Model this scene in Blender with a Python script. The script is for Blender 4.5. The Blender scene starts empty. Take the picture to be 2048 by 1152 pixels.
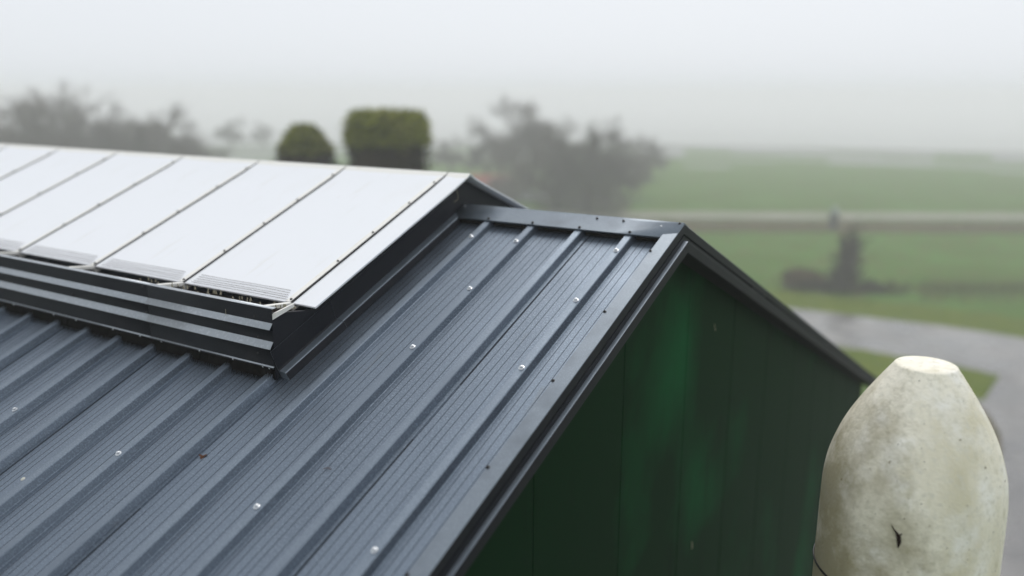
import bpy, bmesh, math, random
from mathutils import Vector, Matrix
random.seed(7)
scene = bpy.context.scene
COL = scene.collection
R = math.radians

# ------------------------------------------------------------------ camera
Z0 = 16.0                       # height of the barn's gable apex above the ground
FPX, YAW, PITCH, ROLL = 1685.97, 0.5655, 0.2278, 0.0026
CAM = Vector((1.7542, -4.6327, 0.7361 + Z0))
fwd = Vector((-math.sin(YAW) * math.cos(PITCH), math.cos(YAW) * math.cos(PITCH), -math.sin(PITCH)))
rgt = Vector((math.cos(YAW), math.sin(YAW), 0))
upv = rgt.cross(fwd)
rgt, upv = rgt * math.cos(ROLL) + upv * math.sin(ROLL), upv * math.cos(ROLL) - rgt * math.sin(ROLL)
cd = bpy.data.cameras.new('camera')
cam = bpy.data.objects.new('camera', cd); COL.objects.link(cam)
M = Matrix((rgt, upv, -fwd)).transposed().to_4x4(); M.translation = CAM
cam.matrix_world = M
cd.sensor_width = 36; cd.lens = FPX / 2048 * 36
cd.clip_start = 0.05; cd.clip_end = 8000
cd.dof.use_dof = True; cd.dof.focus_distance = 4.35; cd.dof.aperture_fstop = 0.50
scene.camera = cam
scene.render.resolution_x, scene.render.resolution_y = 1024, 576

# ------------------------------------------------------------------ world, sun, exposure
SUN_AZ, SUN_EL = -16.0, 52.0    # azimuth from the +Y direction towards +X, elevation: ahead and to the right of the view
wd = bpy.data.worlds.new('World'); scene.world = wd; wd.use_nodes = True
nt = wd.node_tree; nt.nodes.clear()
wo = nt.nodes.new('ShaderNodeOutputWorld'); bg = nt.nodes.new('ShaderNodeBackground')
sk = nt.nodes.new('ShaderNodeTexSky'); sk.sky_type = 'NISHITA'; sk.sun_disc = False
sk.sun_elevation = R(SUN_EL); sk.sun_rotation = R(SUN_AZ); sk.dust_density = 4.0; sk.air_density = 1.0
hs = nt.nodes.new('ShaderNodeHueSaturation'); hs.inputs['Saturation'].default_value = 0.35
mx = nt.nodes.new('ShaderNodeMixRGB'); mx.inputs[0].default_value = 0.86
mx.inputs[2].default_value = (9.0, 9.4, 9.95, 1)          # the even grey of a closed cloud deck
nt.links.new(sk.outputs[0], hs.inputs['Color']); nt.links.new(hs.outputs[0], mx.inputs[1])
nt.links.new(mx.outputs[0], bg.inputs[0]); bg.inputs[1].default_value = 0.1
nt.links.new(bg.outputs[0], wo.inputs[0])
sl = bpy.data.lights.new('sun', 'SUN'); sl.energy = 1.5; sl.angle = R(35); sl.color = (1, 0.97, 0.93)
sun = bpy.data.objects.new('sun', sl); COL.objects.link(sun)
sd = Vector((math.sin(R(SUN_AZ)) * math.cos(R(SUN_EL)), math.cos(R(SUN_AZ)) * math.cos(R(SUN_EL)), math.sin(R(SUN_EL))))
sun.rotation_euler = sd.to_track_quat('Z', 'Y').to_euler(); sun.location = (0, 0, 30)
vs = scene.view_settings
vs.view_transform = 'Standard'; vs.look = 'None'; vs.exposure = 0.0; vs.gamma = 1.0; vs.use_curve_mapping = False
cy = scene.cycles
cy.use_denoising = True
try: cy.denoiser = 'OPENIMAGEDENOISE'
except Exception: pass
cy.max_bounces = 8; cy.diffuse_bounces = 3; cy.glossy_bounces = 3; cy.transmission_bounces = 4; cy.volume_bounces = 4
cy.use_adaptive_sampling = False

# ------------------------------------------------------------------ helpers
class MB:
    def __init__(s): s.v = []; s.f = []
    def face(s, pts):
        b = len(s.v); s.v += [tuple(p) for p in pts]; s.f.append(tuple(range(b, b + len(pts))))
    def box(s, a, b):
        (x0, y0, z0), (x1, y1, z1) = a, b
        o = len(s.v)
        s.v += [(x0,y0,z0),(x1,y0,z0),(x1,y1,z0),(x0,y1,z0),(x0,y0,z1),(x1,y0,z1),(x1,y1,z1),(x0,y1,z1)]
        s.f += [tuple(o+i for i in q) for q in ((0,3,2,1),(4,5,6,7),(0,1,5,4),(1,2,6,5),(2,3,7,6),(3,0,4,7))]
    def loft(s, rings, closed=True, caps=True):
        o = len(s.v); n = len(rings[0])
        for r in rings: s.v += [tuple(p) for p in r]
        for i in range(len(rings) - 1):
            for j in range(n if closed else n - 1):
                k = (j + 1) % n
                s.f.append((o+i*n+j, o+i*n+k, o+(i+1)*n+k, o+(i+1)*n+j))
        if caps:
            s.f.append(tuple(o + j for j in range(n))[::-1])
            s.f.append(tuple(o + (len(rings)-1)*n + j for j in range(n)))
    def tube(s, pts, rad, n=6):
        pts = [Vector(p) for p in pts]; rings = []
        for i, p in enumerate(pts):
            d = (pts[min(i+1, len(pts)-1)] - pts[max(i-1, 0)]).normalized()
            a = d.orthogonal().normalized(); b = d.cross(a)
            r = rad[i] if isinstance(rad, (list, tuple)) else rad
            rings.append([p + (a*math.cos(t*2*math.pi/n) + b*math.sin(t*2*math.pi/n))*r for t in range(n)])
        s.loft(rings)
    def lathe(s, prof, n=24, c=(0, 0)):
        rings = [[(c[0]+r*math.cos(t*2*math.pi/n), c[1]+r*math.sin(t*2*math.pi/n), z) for t in range(n)] for r, z in prof]
        s.loft(rings)
    def mesh(s, name, mat, smooth=None):
        me = bpy.data.meshes.new(name); me.from_pydata(s.v, [], s.f); me.validate()
        bm = bmesh.new(); bm.from_mesh(me); bmesh.ops.remove_doubles(bm, verts=bm.verts, dist=1e-5)
        bmesh.ops.recalc_face_normals(bm, faces=bm.faces); bm.to_mesh(me); bm.free()
        if mat: me.materials.append(mat)
        if smooth is not None:
            me.polygons.foreach_set('use_smooth', [True]*len(me.polygons)); me.set_sharp_from_angle(angle=R(smooth))
        return me
    def raw(s, name, mat):
        me = bpy.data.meshes.new(name); me.from_pydata(s.v, [], s.f)
        if mat: me.materials.append(mat)
        return me

def obj(name, me, parent=None, loc=(0,0,0), rot=(0,0,0), scale=(1,1,1)):
    o = bpy.data.objects.new(name, me); COL.objects.link(o)
    o.parent = parent; o.location = loc; o.rotation_euler = rot; o.scale = scale
    return o
def tag(o, label=None, cat=None, group=None, kind=None):
    for k, x in (('label', label), ('category', cat), ('group', group), ('kind', kind)):
        if x: o[k] = x
    return o
def empty(name, loc=(0,0,0), rz=0):
    o = bpy.data.objects.new(name, None); COL.objects.link(o); o.location = loc; o.rotation_euler = (0,0,rz); return o

def mat(name, col, rough=0.6, spec=0.5, metal=0.0, noise=None, bump=None, rvar=0.0, rscale=3.0):
    """noise: list of (scale, colour2, lo, hi, stretch) mixed over the base colour; bump: (scale, strength, distance)"""
    m = bpy.data.materials.new(name); m.use_nodes = True
    t = m.node_tree; b = t.nodes['Principled BSDF']
    b.inputs['Base Color'].default_value = (*col, 1); b.inputs['Roughness'].default_value = rough
    b.inputs['Specular IOR Level'].default_value = spec; b.inputs['Metallic'].default_value = metal
    tc = t.nodes.new('ShaderNodeTexCoord'); last = None
    for (sc, c2, lo, hi, st) in (noise or []):
        mp = t.nodes.new('ShaderNodeMapping'); mp.inputs['Scale'].default_value = st
        n = t.nodes.new('ShaderNodeTexNoise'); n.inputs['Scale'].default_value = sc; n.inputs['Detail'].default_value = 6
        r = t.nodes.new('ShaderNodeMapRange'); r.inputs['From Min'].default_value = lo; r.inputs['From Max'].default_value = hi
        x = t.nodes.new('ShaderNodeMixRGB'); x.inputs[2].default_value = (*c2, 1)
        t.links.new(tc.outputs['Object'], mp.inputs[0]); t.links.new(mp.outputs[0], n.inputs['Vector'])
        t.links.new(n.outputs[0], r.inputs[0]); t.links.new(r.outputs[0], x.inputs[0])
        if last: t.links.new(last, x.inputs[1])
        else: x.inputs[1].default_value = (*col, 1)
        last = x.outputs[0]
    if last: t.links.new(last, b.inputs['Base Color'])
    if rvar:
        n = t.nodes.new('ShaderNodeTexNoise'); n.inputs['Scale'].default_value = rscale; n.inputs['Detail'].default_value = 5
        r = t.nodes.new('ShaderNodeMapRange'); r.inputs['From Min'].default_value = .3; r.inputs['From Max'].default_value = .7
        r.inputs['To Min'].default_value = rough - rvar; r.inputs['To Max'].default_value = rough + rvar
        t.links.new(tc.outputs['Object'], n.inputs['Vector']); t.links.new(n.outputs[0], r.inputs[0]); t.links.new(r.outputs[0], b.inputs['Roughness'])
    if bump:
        n = t.nodes.new('ShaderNodeTexNoise'); n.inputs['Scale'].default_value = bump[0]; n.inputs['Detail'].default_value = 4
        u = t.nodes.new('ShaderNodeBump'); u.inputs['Strength'].default_value = bump[1]; u.inputs['Distance'].default_value = bump[2]
        t.links.new(tc.outputs['Object'], n.inputs['Vector']); t.links.new(n.outputs[0], u.inputs['Height']); t.links.new(u.outputs[0], b.inputs['Normal'])
    return m
U1 = (1, 1, 1)
M_roof = mat('anthracite_coated_steel', (.155, .190, .236), .40, .5, .82,
             noise=[(1.6, (.120, .148, .186), .45, .7, (1.2, .35, 1)), (120, (.245, .29, .345), .47, .72, U1), (9, (.155, .168, .180), .66, .80, (1, .25, 1))],
             bump=(340, .35, .002), rvar=.07)
M_trim = mat('anthracite_trim', (.165, .195, .228), .40, .5, .55, noise=[(150, (.23, .265, .30), .5, .74, U1), (5, (.135, .158, .185), .5, .7, U1)], bump=(300, .25, .0015))
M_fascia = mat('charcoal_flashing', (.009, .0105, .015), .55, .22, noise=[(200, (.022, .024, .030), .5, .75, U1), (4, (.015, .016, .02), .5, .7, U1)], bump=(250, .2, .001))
M_groove = mat('dark_groove_steel', (.035, .042, .052), .8, .2)
M_ledge = mat('sky_lit_ledge', (.34, .37, .40), .4, .5, .5, noise=[(60, (.44, .47, .50), .5, .72, U1)])  # upturned ledges paler, skylight painted into their colour
M_crown = mat('pale_crown_steel', (.185, .222, .268), .40, .5, .82, noise=[(120, (.265, .31, .36), .47, .72, U1), (2.5, (.15, .18, .22), .45, .7, (1, .3, 1))], bump=(340, .35, .002))
M_panel = mat('white_opal_sheet', (.88, .895, .92), .4, .4, noise=[(1.3, (.82, .82, .81), .56, .84, U1), (7, (.76, .75, .71), .62, .86, (3, .3, 1)), (22, (.66, .63, .56), .70, .82, (1, .6, 1))])
def translucent(m, col, fac):
    t = m.node_tree; b = t.nodes['Principled BSDF']; o = t.nodes['Material Output']
    tr = t.nodes.new('ShaderNodeBsdfTranslucent'); tr.inputs[0].default_value = (*col, 1); x = t.nodes.new('ShaderNodeMixShader'); x.inputs[0].default_value = fac
    t.links.new(b.outputs[0], x.inputs[1]); t.links.new(tr.outputs[0], x.inputs[2]); t.links.new(x.outputs[0], o.inputs['Surface'])
translucent(M_panel, (.86, .88, .92), .12)
M_cream = mat('cream_aluminium', (.80, .785, .74), .5, .4, noise=[(12, (.66, .63, .55), .55, .78, U1)])
M_rubber = mat('black_rubber', (.010, .010, .011), .7, .3)
M_brush = mat('black_brush', (.008, .0075, .007), .9, .1, noise=[(60, (.022, .016, .012), .55, .75, U1)])
M_zinc = mat('zinc_screw', (.62, .64, .66), .3, .6, metal=.85)
M_black = mat('black_screw', (.008, .008, .009), .45, .4)
M_green = mat('dark_green_panel', (.0008, .021, .005), .55, .04,
              noise=[(.75, (.002, .075, .022), .52, .72, (1, 1, .75)), (3.0, (.0008, .011, .003), .60, .85, (1, 2, .3))], bump=(90, .15, .002))
M_conc = mat('weathered_concrete', (.90, .855, .725), .9, .2,
             noise=[(3.2, (.64, .59, .42), .50, .74, (1, 1, .35)), (6, (.92, .90, .84), .50, .72, U1), (13, (.62, .58, .43), .58, .78, (1, 1, .6)), (40, (.70, .67, .56), .50, .74, U1), (26, (.22, .18, .11), .70, .73, U1), (70, (.10, .08, .06), .71, .74, U1)],
             bump=(70, .4, .008))
def stain_and_shade(m):
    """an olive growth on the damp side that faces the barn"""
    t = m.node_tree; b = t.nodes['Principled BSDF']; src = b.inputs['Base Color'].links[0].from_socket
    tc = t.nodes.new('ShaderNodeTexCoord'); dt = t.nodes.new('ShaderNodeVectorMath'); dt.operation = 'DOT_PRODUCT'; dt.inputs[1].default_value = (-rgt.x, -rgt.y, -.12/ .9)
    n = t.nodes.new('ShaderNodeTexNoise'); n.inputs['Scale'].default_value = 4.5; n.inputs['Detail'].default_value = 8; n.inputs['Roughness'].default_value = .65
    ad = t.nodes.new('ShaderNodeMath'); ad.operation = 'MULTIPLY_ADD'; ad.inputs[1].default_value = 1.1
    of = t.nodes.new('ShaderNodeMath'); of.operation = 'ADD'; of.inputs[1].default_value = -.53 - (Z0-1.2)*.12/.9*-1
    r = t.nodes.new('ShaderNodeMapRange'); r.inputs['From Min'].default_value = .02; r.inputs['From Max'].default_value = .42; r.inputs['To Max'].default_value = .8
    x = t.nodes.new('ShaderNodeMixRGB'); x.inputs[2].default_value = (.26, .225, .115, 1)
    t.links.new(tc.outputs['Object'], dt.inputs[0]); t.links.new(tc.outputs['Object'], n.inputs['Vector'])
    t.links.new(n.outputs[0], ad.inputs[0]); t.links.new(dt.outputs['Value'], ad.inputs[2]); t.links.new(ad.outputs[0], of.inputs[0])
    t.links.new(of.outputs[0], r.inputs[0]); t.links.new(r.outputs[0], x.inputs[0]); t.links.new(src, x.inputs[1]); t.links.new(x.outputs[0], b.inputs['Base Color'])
stain_and_shade(M_conc)
M_dark = mat('black_stain', (.018, .011, .008), .9, .1)
M_mesh = mat('brown_wire_net', (.055, .04, .032), .7, .3)
M_inner = mat('slot_shade_black', (.012, .011, .010), .9, .1)
M_leaf_dead = mat('dead_leaf', (.09, .04, .022), .8, .2)
M_straw = mat('pale_straw', (.36, .33, .24), .8, .2)
M_dung = mat('pale_dropping', (.5, .5, .45), .8, .2)

# ------------------------------------------------------------------ setting: ground, roads, ditch
KB = CAM.z/7.036               # the background was laid out for a 7 m eye height
def B(x, y): return (CAM.x + (x-CAM.x)*KB, CAM.y + (y-CAM.y)*KB)
def gdir(px, D, z=0.0):
    """a spot D metres out along the view column px, at height z"""
    d = fwd + rgt * ((px - 1024) / FPX); d.z = 0
    h = Vector((fwd.x, fwd.y, 0)).length
    d = d / h; D = D*KB
    return Vector((CAM.x + d.x * D, CAM.y + d.y * D, z))
M_grass = mat('meadow_grass', (.062, .128, .010), .95, .1,
              noise=[(.10, (.075, .165, .022), .42, .60, (1, 1, 1)), (.5, (.105, .100, .022), .50, .70, U1), (3, (.050, .095, .012), .5, .75, U1)], bump=(8, .6, .08))
M_fogfade = mat('fog_faded_ground', (.27, .275, .265), .95, .1, noise=[(.02, (.22, .235, .20), .45, .65, U1)])  # pale far ground: paints in fog fade and brightens the haze above
def ground_mesh():
    """a low broad rise round the farm: level out to the far field, then falling away into the fog"""
    m = MB(); rnd = random.Random(3); n = 120
    rad = [0, 6, 12] + [20 + 7*i for i in range(40)] + [320, 360, 420, 500, 700, 1000, 1500, 2400]
    def zz(d, a):
        e = max(0, d - 285 - 5*math.sin(a*9+1))
        return -.12 - min(.0011*e*e, 22.0)
    for d in rad:
        for t in range(n):
            a = t*2*math.pi/n
            m.v.append((CAM.x + d*math.cos(a), CAM.y + d*math.sin(a), zz(d, a) + (rnd.uniform(-.06, .06) if 0 < d < 300 else 0)))
    for i in range(len(rad)-1):
        for t in range(n):
            k = (t+1) % n; m.f.append((i*n+t, i*n+k, (i+1)*n+k, (i+1)*n+t))
    me = m.mesh('ground', M_grass, 60); me.materials.append(M_fogfade)
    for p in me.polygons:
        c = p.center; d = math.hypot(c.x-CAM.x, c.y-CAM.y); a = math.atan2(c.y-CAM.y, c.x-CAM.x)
        if random.random() < (d - 195)/95: p.material_index = 1      # ground painted paler with distance, as fog fade
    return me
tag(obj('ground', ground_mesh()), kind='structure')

def ribbon(pts, w, z, matl, name, rough=.0, seed=1, thick=.16):
    """a paved strip along a smooth path"""
    rnd = random.Random(seed); P = []
    for i in range(len(pts)-1):
        p0 = Vector(pts[max(i-1,0)]); p1 = Vector(pts[i]); p2 = Vector(pts[i+1]); p3 = Vector(pts[min(i+2,len(pts)-1)])
        for k in range(10):
            t = k/10
            P.append(.5*((2*p1)+(p2-p0)*t+(2*p0-5*p1+4*p2-p3)*t*t+(3*p1-p0-3*p2+p3)*t**3))
    P.append(Vector(pts[-1])); P = [Vector(B(*p)) for p in P]; m = MB(); rings = []
    for i, p in enumerate(P):
        d = (P[min(i+1,len(P)-1)]-P[max(i-1,0)]).normalized(); n = Vector((-d.y, d.x))
        wi = (w[0] + (w[1]-w[0])*i/(len(P)-1))*KB
        a = p + n*(wi/2 + rnd.uniform(-rough, rough)); b = p - n*(wi/2 + rnd.uniform(-rough, rough))
        rings.append([(a.x,a.y,z-thick),(a.x,a.y,z),(p.x,p.y,z+.03),(b.x,b.y,z),(b.x,b.y,z-thick)])
    m.loft(rings, closed=False, caps=False)
    return tag(obj(name, m.mesh(name, matl, 40)), kind='structure')
M_wet = mat('wet_asphalt', (.13, .125, .125), .30, .5, noise=[(.22, (.21, .20, .195), .42, .62, (1, .5, 1)), (6, (.11, .105, .105), .5, .7, U1)], bump=(30, .3, .01), rvar=.24, rscale=.3)
M_lane = mat('pale_lane', (.24, .235, .185), .85, .2, noise=[(.3, (.17, .19, .12), .45, .65, U1)])
M_ditch = mat('brown_ditch_bank', (.095, .070, .030), .95, .1, noise=[(.6, (.06, .062, .024), .45, .65, U1)], bump=(6, .8, .1))
M_verge = mat('mossy_verge', (.085, .125, .004), .95, .1, noise=[(.8, (.115, .145, .006), .45, .65, U1), (4, (.055, .078, .005), .5, .7, U1)], bump=(12, .7, .06))
fr = Vector((18.7, 11.2)).normalized(); fn = Vector((-fr.y, fr.x))
pc = Vector((-8.6, 47.2))
def along(c, t, off=0): return tuple(c + fr*t + fn*off)
ribbon([along(pc, t, math.sin(t*.05)*.4) for t in (-80,-50,-25,0,25,50,80)], (2.9, 2.9), .06, M_lane, 'country_lane', .08, 4)
ribbon([along(pc, t, -4.1+math.sin(t*.11)*.3) for t in (-80,-50,-25,0,25,50,80)], (3.2, 3.2), .02, M_ditch, 'ditch_bank', .3, 5)
ribbon([(-20,22.5),(-10,21.3),(-3.4,21.2),(1.6,20.6),(4.6,16.5),(5.4,11),(5.8,4),(6.2,-6)], (2.9, 9.5), .07, M_wet, 'driveway', .05, 6)
ribbon([(-20,22.6),(-10,21.4),(-3.4,21.3),(1.6,20.7),(4.6,16.6),(5.4,11),(5.8,4),(6.2,-6)], (3.5, 10.2), .045, M_ditch, 'muddy_edge', .12, 16)
ribbon([(-16,24.8),(-9,24.3),(-3.4,24.6),(2.0,24.6),(8,22.5),(12,17)], (3.0, 3.0), .05, M_verge, 'grass_verge', .25, 7)
ribbon([(-14,19.4),(-7,18.8),(-3.6,18.5),(-1,18.4),(1.2,18.2)], (3.0, 2.4), .085, M_verge, 'grass_island', .2, 8)

# ------------------------------------------------------------------ the barn
TH = 0.3883; CT, ST, TT = math.cos(TH), math.sin(TH), math.tan(TH)
LEN = 24.0; SLEN = 8.75
def N(x, s, n): return (x, -s*CT - n*ST, Z0 - s*ST + n*CT)       # a point on the near slope
barn = empty('barn')
tag(barn, 'long barn with anthracite ribbed steel roof, white ridge vent and dark green gable', 'barn')
PAN = -.060; CROWN = .040
# --- the roof: deck + sheets
m = MB()
for sgn in (-1, 1):
    ring = lambda s, n: [(x, sgn*(s*CT + n*ST), Z0 - s*ST + n*CT) for x in (-LEN, -.13)]
    a = ring(.0, -.11); b = ring(SLEN-.05, -.11); c = ring(SLEN-.05, -.062); d = ring(.0, -.062)
    m.face([a[0],a[1],b[1],b[0]]); m.face([d[0],d[1],c[1],c[0]]); m.face([b[0],b[1],c[1],c[0]]); m.face([a[0],b[0],c[0],d[0]]); m.face([a[1],b[1],c[1],d[1]])
roof = obj('roof', m.mesh('roof', M_fascia), barn)

def sheet_profile(u0, u1):
    """(u, n) points of one roof sheet: three trapezoid ribs, fine grooves in the pans, a lap lip at the right edge"""
    rc = [1-.0605-.3333*k for k in (2, 1, 0)]
    pts = [(-.035, -.004)]
    prev = -.02
    for i, c in enumerate(rc):
        lo, hi = prev, c - .0425
        w = hi - lo
        for q in (.11, .27, .46, .61, .83):
            gx = lo + w*q
            pts += [(gx-.0017, 0), (gx-.0010, -.0050), (gx+.0010, -.0050), (gx+.0017, 0)]
        pts += [(c-.040, 0), (c-.036, .002), (c-.0245, CROWN-.004), (c-.020, CROWN), (c+.020, CROWN), (c+.0245, CROWN-.004), (c+.036, .002), (c+.040, 0)]
        prev = c + .045
    last = rc[-1]
    pts = pts[:-1] + [(last+.038, .0035), (1.0, .0035), (1.0005, -.0005)]
    if u1 < 1: pts = [p for p in pts if p[0] < u1] + [(u1, 0)]
    return pts
def sheet_mesh(u1, seed):
    rnd = random.Random(seed); m = MB(); rings = []
    S = [.06] + [.4*i for i in range(1, 22)] + [SLEN]
    pr = sheet_profile(0, u1)
    for s in S:
        ph = [rnd.uniform(-.0012, .0012) for _ in range(8)]
        dx = rnd.uniform(-.0012, .0012)
        rings.append([(u + dx*(0.2 < u < .95), -s, n + ph[max(0, min(7, int(u*7)))]*(n < .003 and 0 < u < .97)) for u, n in pr])
    m.loft(rings, closed=False, caps=False)
    me = m.mesh('roof_sheet', M_roof, 24); me.materials.append(M_crown); me.materials.append(M_groove)
    for p in me.polygons:
        if p.center.z > CROWN - .0025: p.material_index = 1          # rib crowns take a paler colour, fine grooves a darker one
        elif p.center.z < -.0018: p.material_index = 2
    return me
SH = [sheet_mesh(1, 11), sheet_mesh(1, 12), sheet_mesh(1, 13)]
X0 = -.2898 - .3333 - (1 - .0605)
gable_sheet = sheet_mesh(.535, 14)
for side in (0, 1):
    for k in range(-1, 22):
        x = X0 - k
        me = gable_sheet if k == -1 else SH[k % 3]
        if side == 0: o = obj('roof_sheet', me, roof, (x, -PAN*ST, Z0 + PAN*CT), (TH, 0, 0))
        else:
            o = obj('roof_sheet', me, roof, ((x + 1 if k > -1 else -.03), PAN*ST, Z0 + PAN*CT), (TH, 0, math.pi))
# --- screws
sm = MB(); sm.lathe([(.0, .0), (.0125, .0), (.0125, .0025), (.0085, .004), (.0075, .0045), (.0072, .0095), (.0045, .0118), (0, .012)], 8)
SCREW = sm.mesh('screw', M_zinc, 40)
SCREWB = sm.mesh('screw_black', M_black, 40)
def screw(x, s, n, me=SCREW, sc=1.0, parent=None):
    o = obj('screw', me, parent or roof, N(x, s, n), (TH + random.uniform(-.1, .1), random.uniform(-.1, .1), 0), (sc,)*3); return o
rib = lambda k: -.2898 - .3333*k
for k, s in [(0,.333),(2,.352),(3,.357),(0,.848),(2,.885),(0,1.438),(2,1.448),(0,2.61),(2,2.613),(5,2.608),(8,2.58),(11,2.6),(0,3.8),(2,3.8),(5,3.8),(8,3.8)]:
    screw(rib(k), s, -.0195, SCREW, 1.25)
# --- ridge cap
CAPS = .158
def cap_mesh():
    m = MB(); rings = []
    for x in (-1.572, -1.2, -.8, -.4, -.002):
        w = (0, .0006, -.0005, .0008, 0)[int((x+1.58)/.4)]
        P = [N(x, CAPS-.004, -.024), N(x, CAPS, -.010+w), N(x, .02, .0+w), N(x, 0, .0025), (x, .02*CT, Z0-.02*ST+w), (x, CAPS*CT, Z0-CAPS*ST-.01), (x, (CAPS-.004)*CT, Z0-CAPS*ST-.03)]
        rings.append(P)
    m.loft(rings, closed=False, caps=False); me = m.mesh('ridge_cap', M_trim, 25); return me
cap = obj('ridge_cap', cap_mesh(), roof)
mo = cap.modifiers.new('thickness', 'SOLIDIFY'); mo.thickness = .003; mo.offset = -1
for k in range(5): screw(rib(k) + .004, CAPS-.016, -.0085, SCREWB, .85)
for x, s in [(-.551,.034),(-.373,.036),(-.025,.012)]: screw(x, s, .001, SCREWB, .7)
screw(-.125, .054, -.002, SCREW, .5); screw(-1.545, .03, .001, SCREW, .7)
m = MB()
for k in range(-1, 8):
    a, b = rib(k)-.045, rib(k+1)+.045
    b, a = max(b, -1.57), min(a, -.09)
    if a - b > .05:
        m.box((b, -.118*CT-.02, Z0-.118*ST-.058), (a, -.118*CT, Z0-.118*ST-.019))
obj('foam_closure', m.mesh('foam_closure', M_brush), roof)
# --- rake (gable) trims, both mitred at the ridge
RAKE = [(-.085,-.030),(-.085,-.0075),(-.002,-.0055),(0,-.008),(0,-.058),(-.010,-.061),(-.010,-.068),(0,-.070),(0,-.094),(.003,-.0965),(.021,-.0965),(.026,-.098),(.028,-.102),(.028,-.156),(.024,-.159),(-.110,-.159),(-.118,-.159),(-.118,-.10)]
def rake_mesh(sgn):
    m = MB(); rings = []
    for s in (None, .4, 1.2, 2.1, 3.0, 4.2, 5.4, 6.6, 7.7, SLEN+.06):
        w = 0 if s is None else random.uniform(-.0012, .0012)
        ring = []
        for x, n in RAKE:
            ss = -n*TT if s is None else s
            ring.append((x+w, sgn*(ss*CT + n*ST), Z0 - ss*ST + n*CT))
        rings.append(ring)
    m.loft(rings, closed=False, caps=False); return m
def rake(sgn):
    """flange in trim colour, fascias dark; ledge top paler, its skylight painted in"""
    o = obj('rake_trim', rake_mesh(sgn).mesh('rake_trim', None, 25), roof)
    o.data.materials.append(M_trim); o.data.materials.append(M_fascia)
    for p in o.data.polygons:
        c = p.center
        n = (Vector(c) - Vector((0, 0, Z0))).dot(Vector((0, sgn*ST, CT)))
        p.material_index = 0 if (n > -.0076 or -.0975 < n < -.0955) else 1
    return o
rake(-1); rake(1)
for s in (.318, .922, 1.493, 2.08, 2.663, 3.3): screw(-.083, s, -.008, SCREWB, .8)
# --- gable wall in one-metre panels
WX = -.13
m = MB(); hw = SLEN*CT - .45
top = lambda y: Z0 - abs(y)*TT - .145
m.face([(WX-.06,-hw,0),(WX-.06,hw,0),(WX-.06,hw,top(hw)),(WX-.06,0,top(0)),(WX-.06,-hw,top(hw))])
m.face([(WX-.10,-hw,0),(WX-.10,hw,0),(WX-.10,hw,top(hw)),(WX-.10,0,top(0)),(WX-.10,-hw,top(hw))])
gw = obj('gable_wall', m.raw('gable_wall', M_rubber), barn)
edges = [-hw] + [y for y in [-.483 + .985*k for k in range(-8, 10)] if -hw+.2 < y < hw-.2] + [hw]
for a, b in zip(edges, edges[1:]):
    m = MB(); a2, b2 = a+.0035, b-.0035
    ys = [a2, b2] if a2*b2 > 0 else [a2, 0, b2]
    ring = [(y, top(y)) for y in ys] + [(b2, .08), (a2, .08)]
    e = .004; cy_ = sum(p[0] for p in ring)/len(ring)
    back = [(WX-.055, y, z) for y, z in ring]
    mid = [(WX-e, y, z) for y, z in ring]
    front = [(WX, y + (e if y < cy_ else -e), z) for y, z in ring]
    m.loft([back, mid, front])
    obj('wall_panel', m.mesh('wall_panel', M_green), gw)
# fine straw slivers stuck to the wall
# --- side and rear walls
for nm, a, b in (('side_wall', (-LEN+.2, -hw, 0), (WX-.11, -hw+.1, top(hw)-.02)), ('side_wall', (-LEN+.2, hw-.1, 0), (WX-.11, hw, top(hw)-.02))):
    m = MB(); m.box(a, b); obj(nm, m.mesh(nm, M_green), barn)
m = MB(); g = [(-hw+.11, 0), (hw-.11, 0), (hw-.11, top(hw)-.02), (0, top(0)-.02), (-hw+.11, top(hw)-.02)]
m.loft([[(-LEN+.2, y, z) for y, z in g], [(-LEN+.3, y, z) for y, z in g]]); obj('rear_wall', m.mesh('rear_wall', M_green), barn)

# --- the ridge vent
VX = -1.577; VEND = -16.0; VY = 1.722
PH = math.atan2(.595, 1.465); CP, SP, TP = math.cos(PH), math.sin(PH), math.tan(PH)
VZ = Z0 + .195
def V(x, s, n, sgn=-1): return (x, sgn*(s*CP + n*SP), VZ - s*SP + n*CP)
PL = 1.465/CP
# end walls (the body of the vent)
def end_wall(x, t):
    m = MB(); zc = lambda y: Z0 - y*TT - .05
    g = [(-VY+.004, Z0-.388), (-1.46, VZ-1.46*TP-.03), (0, VZ-.03), (1.46, VZ-1.46*TP-.03), (VY-.004, Z0-.388), (VY-.004, zc(VY)), (0, zc(0)), (-VY+.004, zc(VY))]
    # triangulated fan halves so that the outline stays clean
    for a, b in ((0,1),(1,2),(2,3),(3,4)):
        lo = {0:7, 1:None, 2:6, 3:None, 4:5}
        pa, pb = g[a], g[b]
        qa = (pa[0], zc(abs(pa[0]))); qb = (pb[0], zc(abs(pb[0])))
        m.loft([[(x-t, *pa), (x-t, *pb), (x-t, *qb), (x-t, *qa)], [(x, *pa), (x, *pb), (x, *qb), (x, *qa)]])
    return m
mv = end_wall(VX, .025)
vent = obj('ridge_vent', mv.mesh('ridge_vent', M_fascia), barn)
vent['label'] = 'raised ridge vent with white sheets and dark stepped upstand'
obj('end_wall', end_wall(VEND, .025).mesh('end_wall', M_fascia), vent)
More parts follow.
